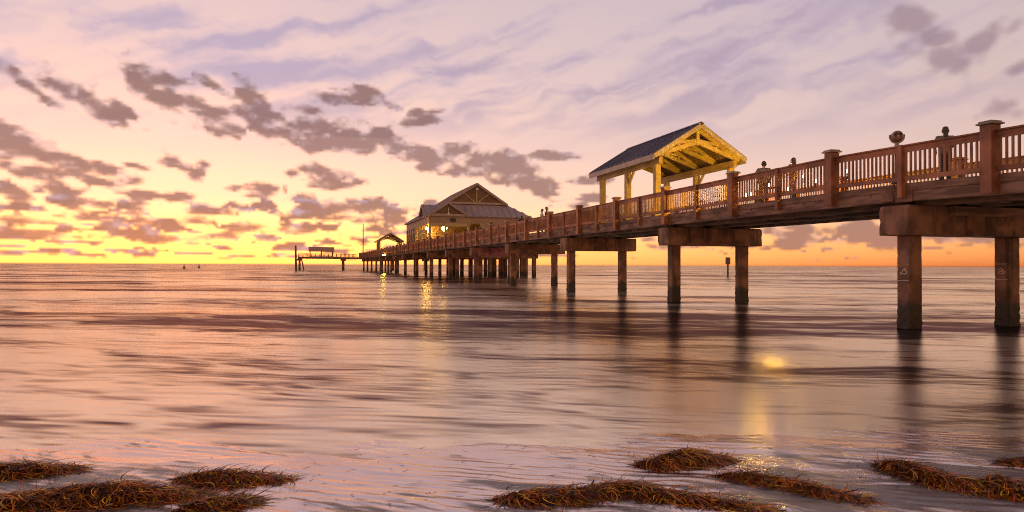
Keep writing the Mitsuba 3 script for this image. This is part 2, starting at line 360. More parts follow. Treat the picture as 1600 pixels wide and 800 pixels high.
def sand_film(p, n, uv):
    u, v = p.x * 0.92 - p.y * 0.38, p.y * 0.92 + p.x * 0.38
    w = fbm(p.x * 0.8, p.y * 0.8, 5.0, 2) - 0.5
    g = 0.42 * fbm(u * 0.8 + w, v * 1.7 + 1.5 * w, 3.0, 3) + 0.38 * fbm(u * 2.2 + 3 * w, v * 11.0 + 6 * w, 1.0, 3) + 0.2 * fbm(u * 7.0, v * 26.0 + 9 * w, 2.0, 2)
    g = g + 0.16 * smoothstep(0.028, -0.004, p.z)  # soaked through beside the water
    return 0.05 + 0.87 * smoothstep(0.43, 0.60, g)


scene['mat_sand'] = {'type': 'twosided', 'bsdf': {'type': 'blendbsdf', 'weight': proc(sand_film),
    'bsdf_0': {'type': 'principled', 'base_color': proc(lambda p, n, uv: mix((0.075, 0.044, 0.038), (0.15, 0.098, 0.085), fbm(p.x * 7, p.y * 7, 1.0, 4))), 'roughness': 0.35, 'specular': 0.6},
    'bsdf_1': mirror(0.06, (0.80, 0.67, 0.61))}}

# ------------------------------------------------------------------ the pier
DN, DF, DC = 15.9, 20.9, 18.4          # near rail, far rail, middle
STEP, BENT0, SPAN = 5.36, 16.1, 13.4
POST0, NPOST = 13.1, 41


def dz(t):
    return -0.025 * np.maximum(0.0, 18.46 - np.asarray(t, float))


def ramp(m):
    m.vertices[:, 2] += dz(m.vertices[:, 1])
    return m


tag('pier', 'long brown pier on square concrete piles with slatted wooden railings, running out to sea', 'pier')
def worn(m, amount, seed, band=None, fine=0.09):
    """Subdivided, with knocked-off arrises and (band) a crust of barnacles at the tide line."""
    m = m.subdivide_to_size(fine)
    v = m.vertices
    c = (m.bounds[0] + m.bounds[1]) / 2
    h = (m.bounds[1] - m.bounds[0]) / 2
    q = np.abs((v - c) / h)
    edge = np.clip((np.sort(h - q * h, axis=1)[:, 1] - 0.09) / -0.09, 0, 1)
    chip = np.clip(meshkit.fbm(v * 5.0 + seed * 7.3, 3) - 0.52, 0, 1) * 5
    v = v - (v - c) / np.linalg.norm(v - c, axis=1, keepdims=True) * (edge * chip * amount)[:, None] * np.array([1, 1, 0.3])
    if band:
        k = np.clip((band - v[:, 2]) / 0.5, 0, 1)[:, None]
        v = v + (v - c) * np.array([1, 1, 0]) / np.linalg.norm((v - c)[:, :2], axis=1, keepdims=True).clip(0.05) * (meshkit.fbm(v * 9.0 + seed, 3)[:, None] - 0.35) * 0.07 * k
    return trimesh.Trimesh(v, m.faces, process=False)


_pm = box(-0.23, 0.23, -0.23, 0.23, -0.6, 2.702, 0.03)
pile_meshes = [worn(_pm, 0.05, i, 0.75) for i in range(4)]
bent_meshes = [worn(box(15.9, 20.9, -0.515, 0.515, 2.7, 3.53, 0.025), 0.05, 10 + i, None, 0.14) for i in range(3)]
kept = {}


def variant(key, name, meshes, mat, m, r):
    n = (name, r.integers(len(meshes)))
    if n in kept:
        return copy(key, kept[n], m)
    kept[n] = put(key, meshes[n[1]], mat, m)
    return kept[n]


vr = np.random.default_rng(5)
for k in range(-1, 16):
    t = BENT0 + SPAN * k
    zz = float(dz(t))
    m = PIER @ T().translate([0, t, zz])
    variant('pier__bent_cap', 'bent', bent_meshes, 'mat_concrete', m, vr)
    for D in (16.48, 20.12):
        variant('pier__pile', 'pile', pile_meshes, 'mat_concrete', PIER @ T().translate([D, t, zz]), vr)
    # a span of deck from this bent to the next: slab with a lipped edge, girders and a ragged soffit below
    t0, t1 = t + 0.012, t + SPAN - 0.012
    edge = []
    for s in (-1, 1):
        x0 = DC + s * 2.42
        edge += [box(min(x0, x0 - s * 0.14), max(x0, x0 - s * 0.14), t0, t1, 3.64, 3.93, 0.012), box(min(x0 + s * 0.02, x0 - s * 0.14), max(x0 + s * 0.02, x0 - s * 0.14), t0, t1, 3.935, 4.14, 0.012)]
    put('pier__edge_beam', ramp(cat(edge)), 'mat_slab', PIER)
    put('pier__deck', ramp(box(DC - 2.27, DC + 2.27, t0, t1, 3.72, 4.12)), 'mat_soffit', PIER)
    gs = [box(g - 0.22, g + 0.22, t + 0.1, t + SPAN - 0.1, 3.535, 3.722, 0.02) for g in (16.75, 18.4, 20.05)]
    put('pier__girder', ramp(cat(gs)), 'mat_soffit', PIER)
    rng = np.random.default_rng(50 + k)
    rag = [box(c - w / 2, c + w / 2, q, q + l, 3.60 - d, 3.725) for c, w, q, l, d in ((rng.uniform(16.9, 20.0), rng.uniform(0.2, 0.7), rng.uniform(t0, t1 - 1.2), rng.uniform(0.3, 1.1), rng.uniform(0.0, 0.06)) for _ in range(16))]
    if k < 4:
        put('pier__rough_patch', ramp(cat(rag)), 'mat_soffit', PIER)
    if k < 5:
        blk = [box(15.945, 15.978, t - 0.62, t - 0.03, 3.62, 4.05, 0.01), box(15.945, 15.978, t + 0.05, t + 0.50, 3.66, 4.05, 0.01)]
        put('pier__joint_plate', ramp(cat(blk)), 'mat_concrete', PIER)
put('pier__diaphragm_beam', ramp(box(17.3, 20.9, 15.30, 15.55, 3.27, 3.528, 0.015)), 'mat_slab', PIER)
bolts = []
for k in range(0, 3):
    for j in range(9):
        q = BENT0 + SPAN * k + 0.9 + 1.45 * j
        bolts.append(ramp(cyl((15.955, q, 3.86 + 0.12 * (j % 2)), (15.99, q, 3.86 + 0.12 * (j % 2)), 0.028, n=8)))
tag(put('pier__bolts', cat(bolts), 'mat_soffit', PIER), kind='stuff')
# old survey marks and scribbles on the two nearest piles
for D, z0, seed in ((16.48, 1.60, 1), (20.12, 1.62, 2)):
    rng = np.random.default_rng(seed)
    zz = float(dz(BENT0))
    x = D - 0.2315
    mk = [box(x - 0.003, x + 0.003, BENT0 - 0.20, BENT0 + 0.20, z0 - 0.25, z0 - 0.237), box(x - 0.003, x + 0.003, BENT0 - 0.19, BENT0 + (0.19 if seed == 2 else -0.12), z0 + 0.22, z0 + 0.23)]
    pts = [(0.10, -0.02), (0.04, 0.0), (0.0, 0.05), (-0.05, 0.09), (-0.10, 0.10), (-0.06, 0.04), (-0.12, 0.03), (-0.13, -0.03), (-0.07, -0.06), (0.0, -0.05), (0.11, -0.06)]
    if seed == 2:
        pts = [(0.09, 0.06), (0.02, 0.08), (-0.06, 0.06), (-0.02, 0.0), (0.08, -0.01), (0.05, -0.06), (-0.05, -0.07), (-0.11, -0.02), (-0.08, 0.03)]
    for (a0, b0), (a1, b1) in zip(pts, pts[1:]):
        mk.append(bar((x, BENT0 + a0, z0 + b0), (x, BENT0 + a1, z0 + b1), 0.006, 0.016, (0, 0.3, 1)))
    tag(put(('pier__pile_002' if seed == 1 else 'pier__pile_003') + '__chalk_mark', cat(mk), 'mat_chalk', PIER), kind='stuff')

# railings
big = box(-0.155, 0.155, -0.155, 0.155, 3.66, 5.325, 0.008)
capm = cat([box(-0.215, 0.215, -0.215, 0.215, 5.33, 5.37, 0.008), box(-0.18, 0.18, -0.18, 0.18, 5.372, 5.415, 0.015)])
big_far = cat([big, capm])
small = box(-0.09, 0.09, -0.0735, 0.0735, 3.74, 5.203, 0.006)
bal = box(-0.022, 0.022, -0.024, 0.024, 4.305, 5.0)
protos = {}


def proto(key, name, mesh, mat, m):
    if name in protos:
        return copy(key, protos[name], m)
    protos[name] = put(key, mesh, mat, m)
    return protos[name]


n_bal = 0
far_bal = []
for side, D in ((-1, DN), (1, DF)):
    for i in range(-2, NPOST):
        t = POST0 + STEP * i
        if side > 0 and (t > 60 and not t > 226):
            continue
        zz = float(dz(t))
        m = PIER @ T().translate([D - side * 0.04 * 0 + side * 0.045, t, zz])
        if t < 62 and side < 0:
            k = proto('pier__railing_post', 'big', big, 'mat_rail', m)
            proto(k + '__cap', 'cap', capm, 'mat_cap', m)
        else:
            proto('pier__railing_post', 'bigfar', big_far, 'mat_rail', m)
        if i == NPOST - 1:
            continue
        tm = t + STEP / 2
        proto('pier__railing_post', 'small', small, 'mat_rail', PIER @ T().translate([D + side * 0.01, tm, float(dz(tm))]))
        for a, b in ((t + 0.157, tm - 0.075), (tm + 0.075, t + STEP - 0.157)):
            x = D
            rails = [box(x - 0.085, x + 0.085, a, b, 5.155, 5.197, 0.006), box(x - 0.03, x + 0.03, a, b, 5.06, 5.152), box(x - 0.02, x + 0.02, a, b, 4.985, 5.062), box(x - 0.03, x + 0.03, a, b, 4.20, 4.325, 0.005)]
            p = put('pier__railing_panel', ramp(cat(rails)), 'mat_rail', PIER)
            n = 16
            for j in range(n):
                tb = a + (b - a) * (j + 0.5) / n
                if side < 0 and n_bal < 290 and t > 7:
                    n_bal += 1
                    proto(p + '__baluster', 'bal', bal, 'mat_rail', PIER @ T().translate([x, tb, float(dz(tb))]))
                else:
                    q = bal.copy()
                    q.apply_translation((x, tb, float(dz(tb))))
                    far_bal.append(q)
tag(put('pier__baluster_infill', cat(far_bal), 'mat_rail', PIER), kind='stuff')

# ------------------------------------------------------------------ gabled shelters on the deck
def emit(r, g, b, w=1.0):
    return {'type': 'area', 'sampling_weight': float(w), 'radiance': {'type': 'rgb', 'value': [r, g, b]}}


def lamp(key, mesh, rgb, m=None, w=1.0):
    key = numbered(key)
    scene[key] = mikit.ply(mesh, 'mat_cloth_white', True, emitter=emit(*rgb, w))
    if m is not None:
        scene[key]['to_world'] = m
    return key


def shelter(t0, t1, half, eave, rise, posts, label, roof='mat_roof', fine=True):
    root = numbered('gable_shelter')
    tag(root, label, 'shelter', 'gabled shelters along the pier')
    g = lambda part: root + '__' + part
    c, ridge = DC - 0.05, eave + rise
    o = c - half, c + half
    sl = rise / half
    ps = 2.05 * half / 2.53
    for s in (-1, 1):
        x = c + s * half
        top = [(x, t0, eave), (x, t1, eave), (c, t1, ridge), (c, t0, ridge)]
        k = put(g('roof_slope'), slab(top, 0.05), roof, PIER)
        put(k + '__standing_seams', cat(seams(top, (0, 1, 0), 0.52, 0.045, 0.04)), roof, PIER)
        # boards under the metal, laid across the slope
        n = 15
        bd = []
        for j in range(n):
            a, b = (j + 0.04) / n, (j + 0.96) / n
            q = [(x - s * half * a, t0 + 0.04, eave + rise * a - 0.065), (x - s * half * a, t1 - 0.04, eave + rise * a - 0.065), (x - s * half * b, t1 - 0.04, eave + rise * b - 0.065), (x - s * half * b, t0 + 0.04, eave + rise * b - 0.065)]
            bd.append(slab(q, 0.035))
        tag(put(g('ceiling_boards'), cat(bd), 'mat_boards', PIER), kind='stuff')
        put(g('fascia_board'), bar((x - s * 0.01, t0 + 0.05, eave - 0.17), (x - s * 0.01, t1 - 0.05, eave - 0.17), 0.05, 0.25), 'mat_barge', PIER)
        for y, f in ((t0 + 0.03, 1), (t1 - 0.03, -1)):
            put(g('barge_board'), bar((x - s * 0.02, y - f * 0.02, eave - 0.15), (c + s * 0.005, y - f * 0.02, ridge - 0.15), 0.05, 0.20), 'mat_barge', PIER)
        beam_z = eave - 0.30 - 0.0
        put(g('eave_beam'), bar((c + s * ps, t0 + 0.25, beam_z), (c + s * ps, t1 - 0.25, beam_z), 0.18, 0.34), 'mat_timber', PIER)
        for y in posts:
            put(g('post'), cat([box(c + s * ps - 0.14, c + s * ps + 0.14, y - 0.14, y + 0.14, 4.15, beam_z - 0.172, 0.01), box(c + s * ps - 0.20, c + s * ps + 0.20, y - 0.20, y + 0.20, 4.14, 4.55, 0.01)]), 'mat_timber', PIER)
            if fine and y == posts[1]:
                for f in (-1,):
                    if t0 + 0.5 < y + f * 0.75 < t1 - 0.3:
                        put(g('brace'), bar((c + s * ps, y + f * 0.10, beam_z - 0.85), (c + s * ps, y + f * 0.75, beam_z - 0.16), 0.09, 0.11), 'mat_timber', PIER)
    n = 5 if fine else 3
    for y in np.linspace(t0 + 0.38, t1 - 0.38, n):
        tr = []
        for s in (-1, 1):
            xe = c + s * (ps + 0.30)
            ze = eave + sl * (half - ps - 0.30) - 0.22
            tr.append(bar((xe, y, ze), (c + s * 0.02, y, ridge - 0.24), 0.10, 0.19))
            zc = eave + 0.02 + rise * 0.42
            tr.append(bar((c + s * (ps + 0.10), y - 0.002, eave - 0.03), (c + s * 0.06, y - 0.002, zc), 0.12, 0.20))
            tr.append(bar((c + s * ps * 0.52, y + 0.002, eave + (half - ps * 0.52) * sl - 0.30), (c + s * 0.06, y + 0.002, zc + 0.08), 0.09, 0.13))
            tr.append(bar((c + s * ps * 0.52, y + 0.001, eave + rise * 0.20), (c + s * ps * 0.52, y + 0.001, eave + (half - ps * 0.52) * sl - 0.24), 0.08, 0.10))
        tr.append(box(c - 0.085, c + 0.085, y - 0.085, y + 0.085, eave + rise * 0.34, ridge - 0.17, 0.01))
        put(g('truss'), cat(tr), 'mat_timber', PIER)
    put(g('ridge_cap'), cat([slab([(c, t0 - 0.01, ridge + 0.06), (c, t1 + 0.01, ridge + 0.06), (c + s * 0.16, t1 + 0.01, ridge + 0.06 - 0.16 * sl), (c + s * 0.16, t0 - 0.01, ridge + 0.06 - 0.16 * sl)], 0.02) for s in (-1, 1)]), roof, PIER)
    return root


sh = shelter(30.2, 38.3, 2.53, 7.14, 1.58, (30.85, 34.1, 37.4), 'near gabled timber shelter lit yellow under a dark ribbed metal roof, on the pier deck')
for x, y in ((18.35, 33.0),):
    k = put(sh + '__lamp', cat([cyl((x, y, 8.09), (x, y, 8.2), 0.09, 0.05), cyl((x, y, 8.2), (x, y, 8.66), 0.02)]), 'mat_timber', PIER)
    lamp(k + '__bulb', ball((x, y, 8.0), 0.12), (1.3, 0.9, 0.3), PIER, 0.3)
shelter(162, 170, 3.0, 7.2, 1.85, (162.8, 166, 169.2), 'small far gabled shelter on the pier, beyond the big pavilion', roof='mat_rust', fine=False)

# ------------------------------------------------------------------ the pavilion
pv = tag(numbered('pavilion'), 'large pavilion with grey ribbed hip roof, dark gables and glowing yellow interior, beside the pier', 'pavilion')
P_ = lambda part: pv + '__' + part
XL, XR, YF, YB, ZE, SL = 16.5, 32.5, 100.6, 125.2, 8.88, 0.65
XC, ZR = (XL + XR) / 2, ZE + SL * 8.0
IN = 3.2
ZH = ZE + SL * IN
for nm, poly, e in (('front', [(XL, YF, ZE), (XR, YF, ZE), (XR - IN, YF + IN, ZH), (XL + IN, YF + IN, ZH)], (1, 0, 0)),
                    ('back', [(XL, YB, ZE), (XR, YB, ZE), (XR - IN, YB - IN, ZH), (XL + IN, YB - IN, ZH)], (1, 0, 0)),
                    ('l1', [(XL, YF, ZE), (XL, YB, ZE), (XL + IN, YB - IN, ZH), (XL + IN, YF + IN, ZH)], (0, 1, 0)),
                    ('r1', [(XR, YF, ZE), (XR, YB, ZE), (XR - IN, YB - IN, ZH), (XR - IN, YF + IN, ZH)], (0, 1, 0)),
                    ('l2', [(XL + IN, YF + IN - 0.7, ZH), (XL + IN, YB - IN + 0.7, ZH), (XC, YB - IN + 0.7, ZR), (XC, YF + IN - 0.7, ZR)], (0, 1, 0)),
                    ('r2', [(XR - IN, YF + IN - 0.7, ZH), (XR - IN, YB - IN + 0.7, ZH), (XC, YB - IN + 0.7, ZR), (XC, YF + IN - 0.7, ZR)], (0, 1, 0))):
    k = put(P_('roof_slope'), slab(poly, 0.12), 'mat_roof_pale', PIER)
    put(k + '__standing_seams', cat(seams(poly, e, 0.95, 0.13, 0.11)), 'mat_roof_pale', PIER)


def gable(c, y, zb, half, slope, width=0.3, axis=0, sgn=1, studs=True):
    """A dark boarded gable with pale barge boards; axis 0: it faces along y, 1: along x."""
    M = (lambda u, d, z: (u, y + d, z)) if axis == 0 else (lambda u, d, z: (y + d, u, z))
    ap = zb + half * slope
    w = slab_any([M(c - half + 0.1, 0, zb), M(c + half - 0.1, 0, zb), M(c, 0, ap - 0.1)], 0.08)
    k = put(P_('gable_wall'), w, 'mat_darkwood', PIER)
    d = -0.06 * sgn
    up = (0, 0, 1)
    br = [bar(M(c + s * half, d * 5, zb - 0.02), M(c + s * 0.01, d * 5, ap - 0.04), 0.08, width, up) for s in (-1, 1)]
    put(P_('barge_board'), cat(br), 'mat_barge', PIER)
    put(P_('sill_board'), bar(M(c - half + 0.2, d * 2, zb + 0.16), M(c + half - 0.2, d * 2, zb + 0.16), 0.08, 0.30, up), 'mat_barge', PIER)
    if studs:
        put(k + '__king_post', bar(M(c, d * 1.5, zb + 0.32), M(c, d * 1.5, ap - 0.5), 0.08, 0.16, (1, 0, 0) if axis == 0 else (0, 1, 0)), 'mat_pavwood', PIER)
        for s in (-1, 1):
            put(k + '__strut', bar(M(c + s * 0.25, d * 1.4, zb + 0.34), M(c + s * half * 0.42, d * 1.4, zb + (ap - zb) * 0.56), 0.08, 0.13, up), 'mat_pavwood', PIER)
    return k


def slab_any(P, thick):
    P = np.array(P, float)
    n = np.cross(P[1] - P[0], P[2] - P[0])
    n /= np.linalg.norm(n)
    return trimesh.convex.convex_hull(np.vstack([P + n * thick / 2, P - n * thick / 2]))


k = gable(XC, YF + IN - 0.25, ZH - 0.05, 4.8, SL, 0.36)
put(k + '__lamp_head', cyl((XC, YF + IN - 0.75, ZR - 1.0), (XC, YF + IN - 0.75, ZR - 0.7), 0.20, 0.08), 'mat_cloth_white', PIER)
gable(XC, YB - IN + 0.25, ZH - 0.05, 4.8, SL, 0.36, sgn=-1)
# the porch gable over the walkway, and a side gable towards the left
for c, h, axis, y0, y1 in ((19.62, 3.05, 0, YF - 0.35, YF + 3.0), (107.3, 3.3, 1, XL + 0.15, XL + 3.4)):
    za = ZE + h * 0.63
    MM = (lambda u, v, z: (u, v, z)) if axis == 0 else (lambda u, v, z: (v, u, z))
    for s in (-1, 1):
        poly = [MM(c + s * h, y0, ZE + 0.03), MM(c + s * h, y1 - 2.6, ZE + 0.03), MM(c, y1, za + 0.03), MM(c, y0, za + 0.03)]
        kk = put(P_('porch_roof'), slab(poly, 0.10), 'mat_roof_pale', PIER)
        put(kk + '__standing_seams', cat(seams(poly, (0, 1, 0) if axis == 0 else (1, 0, 0), 0.95, 0.13, 0.11)), 'mat_roof_pale', PIER)
    kk = gable(c, y0 + 0.45, ZE - 0.02, h, 0.63, 0.30, axis, studs=False)
    if axis == 0:
        put(kk + '__lantern', cat([cyl((c, y0 + 0.2, za - 0.75), (c, y0 + 0.2, za - 1.5), 0.04), ball((c, y0 + 0.2, za - 1.62), 0.19, 2, (1, 1, 1))]), 'mat_cloth_white', PIER)
# fascia band, posts, windows
for nm, m in (('f', box(XL + 0.35, XR - 0.35, YF + 0.35, YF + 0.55, 7.86, 8.80)), ('l', box(XL + 0.35, XL + 0.55, YF + 0.555, YB - 0.555, 7.86, 8.80)),
              ('r', box(XR - 0.55, XR - 0.35, YF + 0.555, YB - 0.555, 7.86, 8.80)), ('b', box(XL + 0.35, XR - 0.35, YB - 0.55, YB - 0.35, 7.86, 8.80))):
    put(P_('fascia_band'), m, 'mat_cream', PIER)
put(P_('ceiling'), box(XL + 0.56, XR - 0.56, YF + 0.56, YB - 0.56, 8.2, 8.3), 'mat_pavwood', PIER)
k = put(P_('sign_box'), box(20.0, 20.75, YF + 0.12, YF + 0.34, 8.05, 8.55, 0.03), 'mat_black', PIER)
for y in np.arange(YF + 0.7, YB, 2.6):
    put(P_('post'), box(XL + 0.33, XL + 0.63, y - 0.16, y + 0.16, 4.15, 7.858, 0.01), 'mat_pavwood', PIER)
    if y + 2.6 < YB and y > YF + 2:
        k = put(P_('window_frame'), cat([box(XL + 0.40, XL + 0.54, y + 0.17, y + 2.43, z, z + 0.12) for z in (5.0, 7.0, 7.72)] + [box(XL + 0.40, XL + 0.54, q, q + 0.10, 5.12, 6.998) for q in (y + 0.17, y + 1.25, y + 2.33)]), 'mat_pavwood', PIER)
        put(k + '__lower_panel', box(XL + 0.42, XL + 0.52, y + 0.17, y + 2.43, 4.15, 4.998), 'mat_pavwood', PIER)
for x in (16.98, 19.3, 22.7, 24.6):
    put(P_('post'), box(x - 0.17, x + 0.17, YF + 0.33, YF + 0.63, 4.15, 7.858, 0.01), 'mat_pavwood', PIER)
put(P_('lintel'), box(17.2, 22.5, YF + 0.38, YF + 0.54, 7.35, 7.855), 'mat_pavwood', PIER)
put(P_('front_wall'), box(24.78, XR - 0.4, YF + 0.40, YF + 0.52, 4.15, 7.858), 'mat_cream', PIER)
put(P_('right_wall'), box(XR - 0.55, XR - 0.40, YF + 0.53, YB - 0.6, 4.15, 7.858), 'mat_cream', PIER)
put(P_('inner_wall'), box(17.6, 30.5, 113.0, 113.2, 4.15, 8.19), 'mat_cream', PIER)
put(P_('counter'), box(23.0, 23.6, 102.5, 112.5, 4.15, 5.2, 0.03), 'mat_pavwood', PIER)
for x, y in ((19.8, 104.6), (18.4, 112.0)):
    k = put(P_('ceiling_lamp'), cyl((x, y, 8.19), (x, y, 7.55), 0.05, n=8), 'mat_black', PIER)
    lamp(k + '__globe', ball((x, y, 7.25), 0.42), (1.7, 1.0, 0.15), PIER, 2.0)
for x, y in ((16.55, 101.3),):
    k = put(P_('wall_lamp'), box(x, x + 0.26, y - 0.06, y + 0.06, 7.22, 7.34), 'mat_black', PIER)
    lamp(k + '__globe', ball((x, y, 7.05), 0.2), (3.5, 2.0, 0.28), PIER, 1.0)
# the wide platform that carries it
for y in (101.2, 107.6, 114.2, 120.6, 126.2):
    put(P_('platform_cap'), box(21.2, 33.4, y - 0.45, y + 0.45, 2.75, 3.53, 0.02), 'mat_concrete', PIER)
    for x in (24.6, 26.0, 30.2, 31.6, 32.9):
        put(P_('pile'), box(x - 0.27, x + 0.27, y - 0.27, y + 0.27, -2.5, 2.748, 0.03), 'mat_concrete', PIER)
put(P_('platform'), box(20.95, 33.6, 100.0, 127.2, 3.535, 4.13, 0.02), 'mat_slab', PIER)
rl = [box(24.6, 33.4, 100.1, 100.2, z, z + h) for z, h in ((5.1, 0.09), (4.25, 0.1))] + [box(x - 0.06, x + 0.06, 100.08, 100.22, 4.13, 5.09) for x in np.arange(24.7, 33.5, 1.45)] + [box(x - 0.02, x + 0.02, 100.13, 100.17, 4.352, 5.098) for x in np.arange(24.9, 33.4, 0.18)]
put(P_('platform_railing'), cat(rl), 'mat_rail', PIER)

# ------------------------------------------------------------------ the fishing platform at the far end
hd = tag(numbered('fishing_platform'), 'far dark platform across the end of the pier, on widely spaced piles', 'platform')
H_ = lambda part: hd + '__' + part
put(H_('deck'), box(-2.8, 15.6, 231.0, 237.0, 3.55, 4.15, 0.03), 'mat_slab', PIER)
put(H_('deck'), box(21.2, 40.0, 231.0, 237.0, 3.55, 4.15, 0.03), 'mat_slab', PIER)
put(H_('deck'), box(15.6, 21.2, 230.6, 237.0, 3.56, 4.14, 0.03), 'mat_slab', PIER)
rl = []
for y in (231.2, 236.8):
    rl += [box(-2.7, 15.5, y - 0.05, y + 0.05, 5.05, 5.17), box(-2.7, 15.5, y - 0.04, y + 0.04, 4.35, 4.46), box(-2.7, 15.5, y - 0.03, y + 0.03, 4.7, 4.76)]
    rl += [box(x - 0.08, x + 0.08, y - 0.08, y + 0.08, 4.15, 5.2) for x in np.arange(-2.6, 15.6, 1.3)]
put(H_('railing'), cat(rl), 'mat_rail', PIER)
for x in (-2.3, 11.2, 27.0, 38.0):
    for y in (232.2, 235.8):
        put(H_('pile'), box(x - 0.33, x + 0.33, y - 0.3, y + 0.3, -2.5, 2.95, 0.03), 'mat_concrete', PIER)
    put(H_('bent_cap'), box(x - 0.8, x + 0.8, 231.3, 236.7, 2.952, 3.548, 0.03), 'mat_concrete', PIER)
put(H_('raking_pile'), cyl((-1.6, 231.8, 3.0), (-0.6, 231.0, -2.0), 0.2, n=8), 'mat_darkwood', PIER)
put(H_('mooring_pile'), cyl((-2.9, 205.0, -2.0), (-3.1, 205.0, 7.0), 0.30, 0.26, n=10), 'mat_darkwood', PIER)
fs = tag(numbered('flat_shelter'), 'small far shelter with one wide reddish roof slope, on the fishing platform', 'shelter')
put(fs + '__roof', slab_any([(0.4, 232.2, 5.95), (8.3, 232.2, 5.95), (8.3, 234.0, 7.3), (0.4, 234.0, 7.3)], 0.14), 'mat_redroof', PIER)
put(fs + '__roof_back', slab_any([(0.4, 235.8, 5.95), (8.3, 235.8, 5.95), (8.3, 234.01, 7.3), (0.4, 234.01, 7.3)], 0.14), 'mat_redroof', PIER)
for x in (0.9, 4.35, 7.8):
    for y in (232.6, 235.4):
        put(fs + '__post', box(x - 0.16, x + 0.16, y - 0.16, y + 0.16, 4.15, 6.1), 'mat_rust', PIER)
fp = tag(numbered('flag_pole'), 'tall thin reddish pole beside the railing near the far end of the pier', 'pole')
put(fp + '__shaft', cyl((16.6, 222.0, 4.1), (16.6, 222.0, 14.2), 0.20, 0.11, n=8), 'mat_rust', PIER)
put(fp + '__finial', ball((16.6, 222.0, 14.28), 0.16, 1), 'mat_rust', PIER)
put(fp + '__crossarm', bar((15.7, 222.0, 7.8), (17.5, 222.0, 7.8), 0.12, 0.14), 'mat_rust', PIER)

# ------------------------------------------------------------------ lamps on and under the deck
for x, y, z, s, lb in ((16.9, 18.95, 4.86, 0.9, 'bright bare bulb behind the railing, just left of the second big post from the right'), (16.9, 20.45, 4.72, 0.15, 'bright bare bulb behind the balusters, midway between two big posts'),
                       (17.3, 21.55, 5.02, 0.15, 'bare bulb under the top rail, upper of two behind the balusters'), (16.7, 21.65, 4.55, 0.25, 'bare bulb behind the balusters, lower of two close together'),
                       (17.5, 23.9, 5.0, 1.1, 'bright bulb beside the thin railing post in front of the near shelter'), (17.2, 24.6, 4.66, 0.15, 'small bulb behind the railing, left of the thin post nearest the shelter'),
                       (17.6, 25.5, 4.72, 0.15, 'small bulb behind the railing, the one closest to the near shelter')):
    k = tag(numbered('deck_lamp'), lb, 'lamp', 'bare bulbs behind the railing')
    put(k + '__stand', cat([cyl((x, y, 4.13), (x, y, z - 0.07), 0.018, n=8), cyl((x, y, 4.125), (x, y, 4.15), 0.14, n=14)]), 'mat_black', PIER)
    if s > 1:
        put(k + '__added_baffle', cyl((x, y, z - 0.165), (x, y, z - 0.135), 0.34, n=24), 'mat_rust', PIER)  # opaque disc added to keep the bulb's steep light off the water
    lamp(k + '__bulb', ball((x, y, z), 0.10 if s > 1 else 0.06, 2), (60, 36, 2.7) if s > 1 else (3.0, 1.9, 0.3), PIER, 2.5 if s > 1 else 0.1)
for x, lb in ((18.7, 'black floodlight on the deck between the bulbs and the near shelter'),):
    k = tag(numbered('floodlight'), lb, 'light')
    FM = PIER @ T().translate([x, 26.2, 4.62]).rotate([1, 0, 0], 24)
    put(k + '__housing', cat([box(-0.20, 0.20, -0.14, 0.0, -0.14, 0.14, 0.02), box(-0.2, 0.2, 0.0, 0.03, 0.13, 0.14), box(-0.2, 0.2, 0.0, 0.03, -0.14, -0.13)]), 'mat_black', FM)
    put(k + '__stand', cat([cyl((x, 26.12, 4.14), (x, 26.12, 4.52), 0.025, n=8), cyl((x, 26.12, 4.125), (x, 26.12, 4.15), 0.16, n=14)]), 'mat_black', PIER)
    lamp(k + '__lens', trimesh.Trimesh([(-0.18, 0.006, -0.12), (0.18, 0.006, -0.12), (0.18, 0.006, 0.12), (-0.18, 0.006, 0.12)], [[0, 2, 1], [0, 3, 2]], process=False), (40, 25, 1.4), FM, 15.0)
for x, y, z, c, s in ((15.55, 151.5, 3.9, (4, 3.2, 0.3), 0.22), (19.2, 124.0, 3.35, (4, 3.2, 0.3), 0.22)):
    k = tag(numbered('dock_light'), {15.55: 'yellow light hung outside the railing %s' % ('right of the far gabled shelter' if y < 160 else 'near the far end of the pier'), 19.2: 'yellow light under the deck beside the pavilion', 19.0: 'yellow light under the deck below the far gabled shelter'}[x], 'light')
    put(k + '__housing', cyl((x, y, z + 0.1), (x, y, z + 0.32), 0.2, 0.1), 'mat_black', PIER)
    lamp(k + '__bulb', ball((x, y, z), s), c, PIER, 0.5)
k = tag(numbered('pink_light'), 'magenta light under the pier deck in front of the pavilion', 'light')
put(k + '__housing', cyl((19.3, 66.0, 3.4), (19.3, 66.0, 3.53), 0.16, 0.1), 'mat_black', PIER)
lamp(k + '__bulb', ball((19.3, 66.0, 3.3), 0.11), (3.0, 0.35, 2.1), PIER, 0.4)

